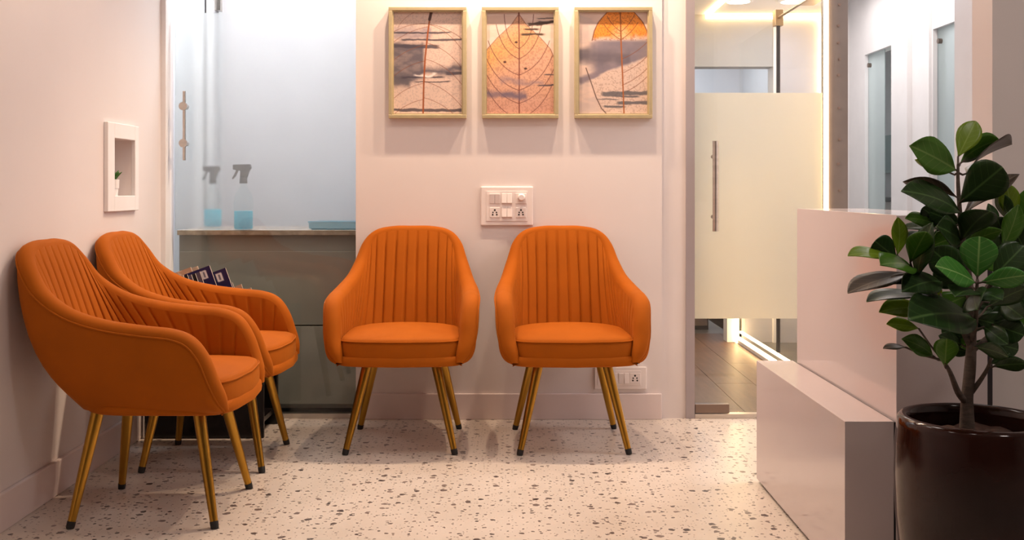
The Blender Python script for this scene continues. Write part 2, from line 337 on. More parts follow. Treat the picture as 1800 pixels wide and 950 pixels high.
# counter unit behind the glass
cb = thing('base_cabinet', 'grey base cabinet behind the clear lower glass on the left', 'cabinet', (-1.06, 4.86, 0))
zc = .820
lbox('body', M['cabinet'], -1.462, -.45, 4.665, 5.1, .03, zc-.022, cb)
for (x0, x1, z0, z1) in ((-1.455, -.46, .40, .725), (-1.455, -.46, .05, .395)):
    lbox('drawer_front', M['cabinet'], x0, x1, 4.648, 4.664, z0, z1, cb, bevel=.002)
ct = tag(box('countertop', M['marble'], -1.462, -.45, 4.632, 5.12, zc-.022, zc, bevel=.002), 'brown marble countertop strip on top of the grey base cabinet', 'countertop')
def spray(loc, label):
    t = thing('spray_bottle', label, 'bottle', loc, 0)
    MB().lathe([(.041, .0), (.043, .004), (.043, .125), (.038, .155), (.020, .185), (.014, .195), (.014, .215)], seg=28).build('bottle_body', M['bottle'], t, smooth=40)
    MB().lathe([(.036, .004), (.040, .008), (.040, .083), (.036, .084)], seg=28).build('liquid', M['liquid'], t, smooth=40)
    hd = MB().tube([(0, 0, .206), (0, 0, .235)], [.018, .016], 14)
    hd.profile([(-.045, .268), (-.045, .290), (.030, .292), (.036, .275), (.026, .262), (.016, .232), (-.014, .232), (-.012, .262)], 'y', -.012, .012)
    h = hd.build('trigger_head', M['sprayer'], t, bevel=.002)
    MB().profile([(-.030, .268), (-.020, .268), (-.036, .236), (-.047, .225), (-.050, .229), (-.040, .245)], 'y', -.006, .006).build('trigger', M['sprayer'], h)
    return t
spray(((428-CX)*4.678/F, 4.678, zc), 'spray bottle with black trigger and turquoise liquid close behind the frosted glass')
spray(((374-CX)*5.03/F, 5.03, zc), 'blurred spray bottle farther back behind the frosted glass, left of the clearer one')
tb = thing('tray', 'turquoise plastic tray on the marble countertop behind frosted glass', 'tray', (-.74, 4.80, zc))
TX0 = (548-CX)*4.76/F+.74
MB().box(TX0+.01, .30, -.10, .10, 0, .006).box(TX0, .31, -.11, -.102, .004, .034).box(TX0, .31, .102, .11, .004, .034).box(TX0, TX0+.008, -.102, .102, .004, .034).box(.302, .31, -.102, .102, .004, .034).build('tray_body', M['turquoise'], tb, bevel=.002)
MB().box(TX0-.004, .314, -.114, -.104, .030, .038).build('rim', M['turquoise'], tb, bevel=.002)

# ------------------------------------------------------------------ right glass door (door_2) and corridor
d2 = sthing('door_2', (1.09, 4.60, 0), 'frosted glass door with long steel pull handle')
DX0, DX1 = .810, 1.372
lbox('glass_pane', M['glass'], DX0, DX1, 4.600, 4.610, .024, 2.19, d2)
lbox('frosted_film', M['film_warm'], DX0+.002, DX1, 4.6105, 4.6125, 1-(561-HY)*4.6/F, 1-(163-HY)*4.6/F, d2)
lbox('bottom_rail', M['steel'], DX0, DX1+.02, 4.585, 4.625, .001, .020, d2)
lbox('patch_fitting', M['dark_steel'], DX0+.001, (1282-CX)*4.59/F, 4.588, 4.622, 1-(727-HY)*4.59/F, 1-(711-HY)*4.59/F, d2, bevel=.002)
hx = (1258-CX)*4.545/F; z0, z1 = 1-(407-HY)*4.545/F, 1-(248-HY)*4.545/F
pull = MB().tube([(hx-1.09, -.055, z0), (hx-1.09, -.055, z1)], .0135, 20).build('pull_handle', M['steel'], d2, smooth=40)
for py in (275, 382):
    z = 1-(py-HY)*4.545/F; MB().tube([(hx-1.09-.002, -.05, z), (hx-1.09-.002, -.002, z)], .009, 14).build('standoff', M['dark_steel'], pull, smooth=40)

CZ = 2.14
fl2 = struct(box('floor_corridor', M['dark_floor'], .45, 1.50, 4.60, 7.6, -.06, -.012))
pw = .20
x = .46; row = 0
while x < 1.49:
    xe = min(x+pw, 1.5); y = 4.632-(row*.47) % 1.1
    while y < 7.3:
        ya, yb = max(y, 4.632), min(y+1.1, 7.3)
        if yb-ya > .05:
            p = box('plank', M['plank'], x+.0012, xe-.0012, ya+.0012, yb-.0012, -.012, -.001-.0006*random.random()); p.parent = fl2
        y += 1.1
    x += pw; row += 1
struct(MB().box(.45, .52, 4.69, 6.9, 0, CZ).build('wall_corridor_left', M['white']))
struct(MB().prism([(.45, 4.69), (1.472, 4.69), (2.13, 6.84), (2.13, 6.96), (.45, 6.96)], CZ, CZ+.05).build('ceiling_corridor', M['ceiling']))
# far wall of the corridor: opening under a grey header
wf = MB().box(1.425, 1.52, 6.88, 7.0, 0, 1.20).box(.45, .62, 6.88, 7.0, 0, 1.80)
struct(wf.build('wall_corridor_far', M['white']))
struct(box('wall_corridor_header', M['grey_panel'], .45, 1.725, 6.86, 7.0, 1.80, CZ))
struct(box('wall_inner_far', M['lav_grey'], 1.765, 2.2, 6.86, 7.0, 0, CZ))
struct(box('trim_6', M['white'], 1.72, 1.765, 6.85, 7.0, 0, CZ))
struct(MB().box(1.50, 1.72, 6.88, 7.0, 0, 1.20).build('wall_inner_far_left', M['lav_grey']))
struct(box('floor_inner', M['dark_floor'], 1.50, 2.45, 4.75, 7.0, -.06, 0))
struct(MB().box(.3, 2.1, 9.0, 9.1, 0, 2.5).box(.3, .4, 7.0, 9.0, 0, 2.5).box(2.0, 2.1, 7.0, 9.0, 0, 2.5).build('wall_far_room', M['cool_white']))
struct(box('ceiling_far_room', M['ceiling'], .3, 2.1, 6.96, 9.1, 2.45, 2.5))
struct(box('floor_far_room', M['dark_floor'], .3, 2.1, 7.3, 9.1, -.05, -.001))
pl = thing('low_cupboard', 'dark low cupboard at the far end of the corridor, seen under the frosted door film', 'cupboard', (1.1, 7.75, 0))
lbox('body', M['black'], .62, 1.42, 7.5, 7.9, .0, .6, pl)
lbox('door', M['dark_steel'], .63, 1.0, 7.485, 7.499, .03, .58, pl); lbox('door', M['dark_steel'], 1.01, 1.41, 7.485, 7.499, .03, .58, pl)
# glass partition on the right of the corridor
gp = thing('glass_partition', 'clear glass partition with dark vertical joint on the right of the corridor', 'partition', (1.5, 5.8, 0))
GT = 1.945
lbox('glass_pane', M['partition_glass'], 1.496, 1.506, 5.880, 6.84, .09, GT, gp)
lbox('glass_pane', M['partition_glass'], 1.496, 1.506, 4.80, 5.862, .09, GT, gp)
lbox('joint', M['seam'], 1.492, 1.510, 5.862, 5.880, .09, GT-.02, gp)
lbox('plinth', M['white'], 1.485, 1.53, 4.76, 6.88, 0, .022, gp)
lbox('clip', M['brass_clip'], 1.478, 1.524, 5.845, 5.905, GT-.035, GT+.055, gp, bevel=.003)
pr = MB().tube([(0.001, .07, GT+.012), (0.001, -.50, GT+.012)], .008, 10).build('support_rod', M['brass_clip'], gp, smooth=40)
lbox('bracket', M['brass_clip'], 1.455, 1.535, 5.12, 5.30, GT-.02, GT+.07, gp, bevel=.003)
def led(label, x0, x1, y0, y1, z0, z1): return tag(box('light_strip', M['led'], x0, x1, y0, y1, z0, z1), label, 'light')
led('glowing light strip along the floor at the foot of the corridor glass, lower line', 1.487, 1.500, 4.9, 6.84, .027, .041)
led('glowing light strip along the floor at the foot of the corridor glass, upper line', 1.497, 1.512, 4.9, 6.84, .066, .079)
led('short upright glowing strip at the far end of the corridor floor', 1.478, 1.495, 6.845, 6.875, .0, 1.15)
led('glowing horizontal strip under the corridor ceiling on the far wall', 1.28, 2.04, 6.835, 6.858, CZ-.03, CZ-.012)
led('glowing ceiling strip running towards the viewer, left side of the corridor', 1.27, 1.29, 5.2, 6.82, CZ-.022, CZ-.002)
led('upright glowing strip in the far right corner beyond the corridor glass', 2.022, 2.045, 6.835, 6.858, .9, CZ-.03)
led('tall upright glowing strip along the left edge of the brown column', 1.374, 1.392, 4.585, 4.60, .02, 2.2)
for px, lab in ((1393, 'round ceiling downlight seen through the top of the right door, right of the other'), (1298, 'round ceiling downlight seen through the top of the right door, left of the other')):
    p = at(px, 0, 1.14*F/333); t = thing('ceiling_light', lab, 'light', (p.x, p.y, CZ))
    MB().lathe([(.075, -.012), (.085, -.010), (.085, 0), (.07, 0)], seg=32).build('ring', M['white'], t, smooth=40)
    MB().lathe([(.068, -.0135), (.068, -.0122)], seg=32).build('diffuser', M['lamp_disc'], t)

# brown column and rear rooms on the right
co = sthing('trim_7', (1.44, 4.6, 0), 'brown grey column with round caps')
lbox('body', M['column'], 1.393, 1.479, 4.595, 4.70, 0, ZC, co)
for py in (8, 45, 75, 104, 132, 190, 245, 288, 335):
    p = at(1474+(py % 3), py, 4.594)
    MB().tube([(p.x-1.44, -.008, p.z), (p.x-1.44, -.004, p.z)], .006, 12).build('cap', M['dark_steel'], co, smooth=40)
struct(MB().prism([(1.468, 4.70), (1.479, 4.70), (2.14, 6.86), (2.05, 6.86)][::1], 0, ZC).build('wall_inner_right', M['white']))
XR = 2.9
struct(box('floor_rear', M['terrazzo'], 1.53, 4.1, 2.86, 11.6, -.05, -.001))
struct(box('ceiling_rear', M['ceiling'], 1.48, 4.1, 2.86, 11.6, ZC, ZC+.05))
def yx(px, X=XR): return X*F/(px-CX)
D1a, D1b, D2a, D2b = yx(1573), yx(1520), yx(1710), yx(1640)
DT = 1+(HY-97)*D1b/F
wr = MB().box(XR, XR+.1, D1b, 9.0, 0, ZC).box(XR, XR+.1, D2b, D1a, 0, ZC).box(XR, XR+.1, 2.86, D2a, 0, ZC).box(XR, XR+.1, D1a, D1b, DT, ZC).box(XR, XR+.1, D2a, D2b, DT, ZC)
struct(wr.build('wall_rear_right', M['white']))
struct(MB().box(2.05, XR+.1, 8.98, 9.1, 0, ZC).build('wall_rear_end', M['white']))
struct(box('trim_8', M['white'], XR-.02, XR, D2b+.02, D2b+.10, 0, ZC))
struct(box('trim_9', M['white'], XR-.035, XR, yx(1603), D1a-.02, 0, ZC))
for i, (a, b, nm) in enumerate(((D1a, D1b, 'door_3'), (D2a, D2b, 'door_4'))):
    d = sthing(nm, (XR, (a+b)/2, 0), 'glass door in the rear right wall')
    if i == 0:
        lbox('frosted_pane', M['film_rear'], XR+.03, XR+.036, a+(b-a)*.45, b, .01, DT, d)
        lbox('glass_pane', M['glass'], XR+.03, XR+.036, a, a+(b-a)*.448, .01, DT, d)
        fy = b-.06
    else:
        lbox('frosted_pane', M['film_rear'], XR+.03, XR+.036, a, b, .01, DT, d); fy = b-.07
    MB().tube([(.004, fy-d.location.y, DT-.09), (.03, fy-d.location.y, DT-.09)], .018, 16).build('fitting', M['dark_steel'], d, smooth=40)
struct(MB().box(3.95, 4.05, 6.0, 11.5, 0, ZC).box(XR+.1, 3.95, 11.4, 11.5, 0, ZC).box(XR+.1, 3.95, 5.9, 6.0, 0, ZC).build('wall_treatment', M['cool_white']))
struct(box('trim_10', M['teal'], 3.925, 3.95, 9.6, 11.4, 1.17, 1.56))
wc = thing('wall_cupboard', 'pale cupboard with dark worktop seen through the rear glass door', 'cupboard', (3.75, 10.6, 0))
lbox('body', M['white'], 3.6, 3.92, 9.6, 11.39, .0, .88, wc); lbox('worktop', M['black'], 3.58, 3.92, 9.6, 11.39, .882, .92, wc)
struct(box('wall_rear_pier', M['white'], 2.2, XR, 5.0, 5.2, 0, ZC))

# ------------------------------------------------------------------ reception desk
dk = thing('reception_desk', 'glossy pinkish white stepped reception desk with low bench front', 'desk', (1.03, 3.12, 0))
DY0, DY1 = 2.65, 3.595
lbox('kick_plate', M['seam'], .860, 1.205, DY0+.012, DY1-.012, 0, .012, dk)
lbox('bench_block', M['desk'], .845, .969, DY0, DY1, .012, .415, dk, bevel=.0015)
lbox('upright_panel', M['desk'], .975, 1.205, DY0, DY1-.03, .012, .935, dk, bevel=.0015)
lbox('joint', M['seam'], .9692, .9748, DY0+.004, DY1-.034, .1, .412, dk)
lbox('side_joint', M['seam'], 1.204, 1.220, DY0+.006, DY0+.06, .012, .935, dk)

# ------------------------------------------------------------------ pictures
def vnoise(u, v, sx, sy, seed, oct=4):
    out = np.zeros_like(u); amp = 1; tot = 0
    for o in range(oct):
        r = np.random.RandomState(seed+o*17); g = r.rand(64, 64)
        x = u*sx*2**o; y = v*sy*2**o; xi = np.floor(x).astype(int); yi = np.floor(y).astype(int); fx = x-xi; fy = y-yi
        fx = fx*fx*(3-2*fx); fy = fy*fy*(3-2*fy)
        a = g[yi % 64, xi % 64]; b = g[yi % 64, (xi+1) % 64]; c = g[(yi+1) % 64, xi % 64]; d = g[(yi+1) % 64, (xi+1) % 64]
        out += amp*((a*(1-fx)+b*fx)*(1-fy)+(c*(1-fx)+d*fx)*fy); tot += amp; amp *= .5
    return out/tot
def sm(x, a, b): t = np.clip((x-a)/(b-a), 0, 1); return t*t*(3-2*t)
def mixc(c, col, m): return c*(1-m[..., None])+np.array(col)*m[..., None]
def polydist(u, v, pts, asp):
    d = np.full(u.shape, 9.0); y = v*asp
    for (a, b), (c, e) in zip(pts[:-1], pts[1:]):
        b *= asp; e *= asp; dx, dy = c-a, e-b; t = np.clip(((u-a)*dx+(y-b)*dy)/(dx*dx+dy*dy+1e-9), 0, 1)
        d = np.minimum(d, np.hypot(u-a-t*dx, y-b-t*dy))
    return d
def line(c, u, v, pts, asp, wd, col, k=1.0):
    return mixc(c, col, k*(1-sm(polydist(u, v, pts, asp), wd*.6, wd*1.4)))
def curve(a, b, bend, n=8):
    mx, my = (a[0]+b[0])/2+bend[0], (a[1]+b[1])/2+bend[1]
    return [((1-t)**2*a[0]+2*t*(1-t)*mx+t*t*b[0], (1-t)**2*a[1]+2*t*(1-t)*my+t*t*b[1]) for t in [i/n for i in range(n+1)]]
INK = (.055, .045, .065); BROWN = (.20, .06, .02)
def stroke(c, u, v, v0, u0, u1, th, seed, col=INK, k=.9, slope=0):
    n = vnoise(u, v, 7, 3, seed)-.5; vc = v0+slope*(u-.5)+.02*n
    tt = th*(.5+vnoise(u, v, 10, 10, seed+3))
    m = (1-sm(np.abs(v-vc), tt*.5, tt))*sm(u, u0-.02, u0+.04)*(1-sm(u, u1-.06, u1+.02)); return mixc(c, col, k*m)
def wash(c, u, v, ua, ub, va, vb, seed, col, k, soft=.05):
    n = (vnoise(u, v, 4, 9, seed)-.5)*.14
    m = sm(u, ua-.03, ua+.03)*(1-sm(u, ub-.03, ub+.03))*sm(v+n, va-soft, va+soft)*(1-sm(v+n, vb-soft, vb+soft)); return mixc(c, col, k*m*(.65+.6*vnoise(u, v, 6, 20, seed+5)).clip(0, 1))
def art(kind, u, v, asp):
    c = np.zeros(u.shape+(3,))+np.array((.68, .50, .42)); fine = vnoise(u, v, 58, 86, 90+kind, 2)
    c = c*(0.90+.2*vnoise(u, v, 3, 8, 40+kind))[..., None]
    if kind == 0:
        c = mixc(c, (.40, .30, .28), .4*(fine > .60))
        c = wash(c, u, v, -.1, .44, .30, .68, 3, (.10, .085, .11), .95)
        c = wash(c, u, v, -.1, .24, .60, .74, 4, (.09, .08, .10), .9)
        c = wash(c, u, v, .40, 1.1, .53, .61, 5, (.10, .085, .11), 1)
        c = wash(c, u, v, -.1, .55, .15, .24, 6, (.24, .20, .24), .8)
        for a in ((.20, -.1, .86, .012, 11), (.27, .1, 1.1, .012, 12), (.335, -.1, .68, .022, 13), (.60, .75, 1.1, .02, 14), (.64, .1, .75, .012, 15), (.685, .3, .85, .008, 16), (.965, -.1, 1.1, .02, 17)): c = stroke(c, u, v, *a[:4], a[4])
        c = wash(c, u, v, .30, .62, .615, .640, 21, (.85, .75, .70), 1, .012)
        mid = [(.54, 0), (.50, .2), (.46, .45), (.44, .7), (.43, 1)]
        for t, (x, y) in ((.12, (.52, .12)), (.34, (.48, .30)), (.50, (.46, .46)), (.70, (.44, .68)), (.86, (.43, .84))):
            c = line(c, u, v, curve((x, y), (1.02, y+.27), (.05, -.08)), asp, .004, BROWN, .8); c = line(c, u, v, curve((x, y+.02), (-.02, y+.18), (-.02, -.05)), asp, .004, BROWN, .8)
        c = line(c, u, v, curve((.0, .19), (1.0, .26), (0, -.22), 12), asp, .004, BROWN, .8); c = line(c, u, v, curve((.06, .15), (.5, -.04), (-.1, -.06)), asp, .004, BROWN, .6)
        c = line(c, u, v, mid, asp, .012, (.30, .07, .012)); c = line(c, u, v, [(.55, 0), (.525, .07)], asp, .022, (.06, .02, .015))
    elif kind == 1:
        c = mixc(c, (.74, .58, .52), sm(vnoise(u, v, 3, 14, 8), .45, .6)*.6)
        half = np.interp(v, [0, .02, .12, .25, .36, .5, 1], [0, .005, .11, .32, .47, .56, .56]); ins = 1-sm(np.abs(u-.48)-half, -.01, .012)
        c = mixc(c, (.62, .30, .17), ins*.75); c = mixc(c, (.74, .36, .10), ins*(1-sm(np.abs(v-.38+.3*(u-.2)), 0, .3))*(.9-.6*u).clip(0, 1))
        c = mixc(c, (.55, .28, .22), ins*sm(v, .7, 1)*.7)
        c = mixc(c, (.30, .13, .09), ins*.4*(fine > .58))
        c = mixc(c, (.25, .10, .05), (1-sm(np.abs(np.abs(u-.48)-half), .003, .012))*(half < .55)*.8)
        for v0, k in ((.36, .22), (.46, .34), (.62, .46), (.77, .5), (.90, .52), (1.05, .5)):
            for sgn in (-1, 1):
                c = line(c, u, v, curve((.48, v0), (.48+sgn*k, v0-.34), (sgn*.09, .10)), asp, .0055, (.16, .05, .04), .9)
        c = line(c, u, v, [(.48, 0), (.485, .4), (.485, 1)], asp, .009, (.18, .045, .03))
        for a in ((.135, .6, 1.1, .022, 31, (.07, .04, .03), 1, -.08), (.165, .55, .8, .012, 32, (.07, .04, .03), 1), (.215, .5, .88, .014, 33, (.09, .05, .03), 1), (.06, .75, 1.1, .006, 34), (.09, .75, .95, .005, 35), (.72, .75, 1.1, .01, 36), (.62, .85, 1.1, .008, 37)): c = stroke(c, u, v, a[0], a[1], a[2], a[3], a[4], *(a[5:]))
        c = wash(c, u, v, -.1, .60, .765, .83, 41, (.13, .10, .15), .9, .03); c = wash(c, u, v, .2, .85, .66, .70, 42, (.22, .16, .20), .7, .03)
        for (x, y) in ((.44, .295), (.27, .49), (.58, .555)): c = mixc(c, (.08, .03, .02), 1-sm(np.hypot((u-x)*.7, (v-y)*asp), .012, .022))
    else:
        c = mixc(c, (.50, .40, .38), sm(vnoise(u, v, 3, 14, 9), .4, .6)*.6)
        half = np.interp(v, [0, .05, .1, .18, .28, .5], [.20, .27, .33, .385, .42, .44]); ins = (1-sm(np.abs(u-.61)-half, -.01, .012))
        c = mixc(c, (.80, .26, .03), ins*(1-sm(v+.1*(vnoise(u, v, 6, 6, 51)-.5), .22, .29))); c = mixc(c, (.84, .50, .26), ins*(1-sm(np.hypot(u-.62, (v-.22)*1.6), .02, .2))*.7*(v < .27))
        c = mixc(c, (.35, .10, .01), ins*.55*(fine > .6)*(v < .28)); c = mixc(c, (.15, .04, .01), (1-sm(np.abs(np.abs(u-.61)-half), .003, .014))*(v < .28)*.9)
        c = wash(c, u, v, -.1, .25, .33, .50, 52, (.16, .13, .15), .9)
        low = .70-.26*u+.03*(vnoise(u, v, 9, 9, 60)-.5)
        gm = sm(v, .25, .30)*(1-sm(v-low, -.02, .01))*sm(u, .1, .3); c = mixc(c, (.20, .165, .20), gm*(.75+.4*vnoise(u, v, 4, 8, 53)).clip(0, 1))
        c = wash(c, u, v, -.1, .75, .38, .50, 54, (.12, .10, .125), .8); c = wash(c, u, v, -.1, .30, .62, .69, 55, (.20, .16, .20), .9, .02)
        li = sm(v-low, .0, .02)*sm(u-.22-.5*(v-.78), -.05, .05); c = mixc(c, (.66, .49, .41), li*.8); c = mixc(c, (.28, .17, .13), li*.4*(fine > .6))
        c = line(c, u, v, [(.10, .55), (.19, .72), (.25, .84), (.33, .95), (.40, 1.0)], asp, .008, (.10, .05, .04), .9)
        for v0, w_ in ((.27, .25), (.19, .2)):
            c = line(c, u, v, curve((.615, v0), (.615-w_, v0-.15), (-.03, .02)), asp, .005, BROWN); c = line(c, u, v, curve((.615, v0), (.615+w_, v0-.17), (.03, .02)), asp, .005, BROWN)
        for v0 in (.46, .60, .72, .80): c = line(c, u, v, curve((.63, v0), (1.02, v0-.18), (.03, .03)), asp, .005, BROWN, .8)
        for a in ((.80, .32, 1.1, .030, 56), (.83, .5, .9, .012, 61), (.895, .55, 1.1, .022, 57), (.93, .35, .7, .012, 58), (.86, .25, .6, .006, 59)): c = stroke(c, u, v, *a[:4], a[4], (.10, .095, .11))
        c = line(c, u, v, [(.605, 0), (.62, .35), (.64, .65), (.66, 1)], asp, .010, (.34, .10, .02)); c = line(c, u, v, [(.605, 0), (.615, .28)], asp, .008, (.22, .06, .01), .7)
    return (c*.94).clip(0.004, 1)
def print_grid(name, m, parent, w_, h_, y, nx, ny, fn, loc=(0, 0, 0)):
    xs = np.linspace(0, 1, nx); zs = np.linspace(0, 1, ny); U, V = np.meshgrid(xs, zs)
    rows = [[((a-.5)*w_+loc[0], y+loc[1], (.5-b)*h_+loc[2]) for a in xs] for b in zs]
    o = MB().grid(rows).build(name, m, parent); c = fn(U, V).reshape(-1, 3)
    at_ = o.data.color_attributes.new('print', 'FLOAT_COLOR', 'POINT'); at_.data.foreach_set('color', np.concatenate([c, np.ones((len(c), 1))], 1).astype(np.float32).ravel()); return o
PY = YW-.032
for k, (x0, x1, y0, y1, lab) in enumerate(((683, 820, 12, 208, 'framed print of skeleton leaf crossed by dark ink washes, left of the three prints'),
                                            (847, 982, 12, 208, 'framed print of peach pointed leaf with dark veins, middle of the three prints'),
                                            (1010, 1147, 12, 208, 'framed print of orange topped leaf over grey wash, right of the three prints'))):
    a, b = at(x0, y0, PY), at(x1, y1, PY); w_, h_ = b.x-a.x, a.z-b.z
    t = thing('framed_picture', lab, 'picture', ((a.x+b.x)/2, YW, (a.z+b.z)/2), 0, 'leaf prints on the back wall')
    bw = .016
    f_ = MB()
    for (xa, xb, za, zb) in ((-w_/2, w_/2, h_/2-bw, h_/2), (-w_/2, w_/2, -h_/2, -h_/2+bw), (-w_/2, -w_/2+bw, -h_/2+bw, h_/2-bw), (w_/2-bw, w_/2, -h_/2+bw, h_/2-bw)):
        f_.box(xa, xb, -.034, -.001, za, zb)
    f_.build('frame', M['gold'], t, bevel=.002)
    f2 = MB(); q = bw+.005
    for (xa, xb, za, zb) in ((-w_/2+bw, w_/2-bw, h_/2-q, h_/2-bw), (-w_/2+bw, w_/2-bw, -h_/2+bw, -h_/2+q), (-w_/2+bw, -w_/2+q, -h_/2+q, h_/2-q), (w_/2-q, w_/2-bw, -h_/2+q, h_/2-q)):
        f2.box(xa, xb, -.026, -.002, za, zb)
    f2.build('inner_lip', M['gold'], t)
    asp = (h_-2*q)/(w_-2*q)
    print_grid('print', M['print'], t, w_-2*q, h_-2*q, -.014, 190, 280, lambda U, V, k=k, asp=asp: art(k, U, V, asp))

# ------------------------------------------------------------------ switch plates
def socket(p, x, z, s=.9):
    so = MB().box(x-.024*s, x+.024*s, -.0155, -.011, z-.024*s, z+.024*s).build('socket', M['plastic'], p, bevel=.001)
    h = MB()
    for (dx, dz, r) in ((0, .012, .0048), (-.0085, .001, .0036), (.0085, .001, .0036), (-.010, -.010, .004), (.010, -.010, .004)):
        h.tube([(x+dx*s, -.0162, z+dz*s), (x+dx*s, -.0150, z+dz*s)], r*s, 10)
    h.build('socket_holes', M['plastic_hole'], so)
def rocker(p, x, z, w_=.0215, h_=.044, up=True):
    d = (-.0205, -.0155) if up else (-.0155, -.0205)
    MB().profile([(-.011, z-h_/2), (-.011, z+h_/2), (d[1], z+h_/2), (d[0], z-h_/2)], 'x', x-w_/2, x+w_/2).build('rocker_switch', M['plastic'], p, bevel=.001)
a, b = at(845, 328, YW), at(937, 397, YW)
sw = thing('switch_panel', 'white wall switch panel with four rockers, dimmer knob and two sockets above the chairs', 'switch', ((a.x+b.x)/2, YW, (a.z+b.z)/2))
W2, H2 = (b.x-a.x)/2, (a.z-b.z)/2
MB().box(-W2, W2, -.011, 0, -H2, H2).build('plate', M['plastic'], sw, bevel=.005)
MB().box(-W2+.024, W2-.024, -.013, -.010, -H2+.020, H2-.020).build('inset', M['plastic'], sw, bevel=.001)
rocker(sw, -.064, .032, .0215, .042, False); rocker(sw, -.041, .032, .0215, .042, False)
for z in (.034, -.026):
    rocker(sw, -.0115, z, .0215, .042); rocker(sw, .0115, z, .0215, .042)
socket(sw, -.0525, -.028); socket(sw, .061, -.028)
kb = MB().box(.037, .085, -.0155, -.011, .011, .055).build('dimmer', M['plastic'], sw, bevel=.001)
MB().tube([(.063, -.011, .038), (.063, -.030, .038), (.063, -.034, .038)], [.0165, .0155, .011], 24).build('knob', M['plastic'], kb, smooth=40)
a, b = at(1045, 645, YW), at(1136, 684, YW)
s2 = thing('socket_outlet', 'low white wall socket plate behind the right chair leg above the skirting', 'socket', ((a.x+b.x)/2, YW, (a.z+b.z)/2))
W2, H2 = (b.x-a.x)/2, (a.z-b.z)/2
MB().box(-W2, W2, -.011, 0, -H2, H2).build('plate', M['plastic'], s2, bevel=.003)
MB().box(-W2+.012, W2-.024, -.013, -.010, -H2+.016, H2-.016).build('inset', M['plastic'], s2, bevel=.001)
socket(s2, .062, 0, .95); rocker(s2, .026, 0, .020, .044); rocker(s2, .001, 0, .020, .044, False); rocker(s2, -.024, 0, .020, .044); socket(s2, -.065, 0, .95)

# ------------------------------------------------------------------ chairs
TOP = [(0, -.392, .822), (.08, -.391, .821), (.158, -.382, .806), (.207, -.356, .763), (.237, -.302, .690), (.262, -.21, .630), (.284, -.095, .596), (.294, .03, .578), (.296, .11, .570), (.294, .162, .550), (.289, .198, .502), (.284, .222, .44), (.268, .242, .388), (.236, .258, .350)]
BOT = [(0, -.205), (.07, -.204), (.13, -.197), (.178, -.176), (.208, -.135), (.222, -.08), (.229, -.015), (.233, .055), (.236, .115), (.238, .155), (.239, .19), (.239, .215), (.238, .236), (.232, .252)]
INN = [(0, -.200), (.08, -.197), (.14, -.180), (.185, -.142), (.208, -.092), (.220, -.03), (.226, .03), (.229, .08), (.230, .12), (.231, .16), (.231, .19), (.231, .21), (.231, .226), (.234, .250)]
ANG = [0, 8, 22, 42, 60, 74, 84, 88, 90, 90, 90, 90, 90, 90]
THK = [.050, .050, .050, .052, .056, .060, .064, .066, .065, .063, .062, .062, .056, .024]
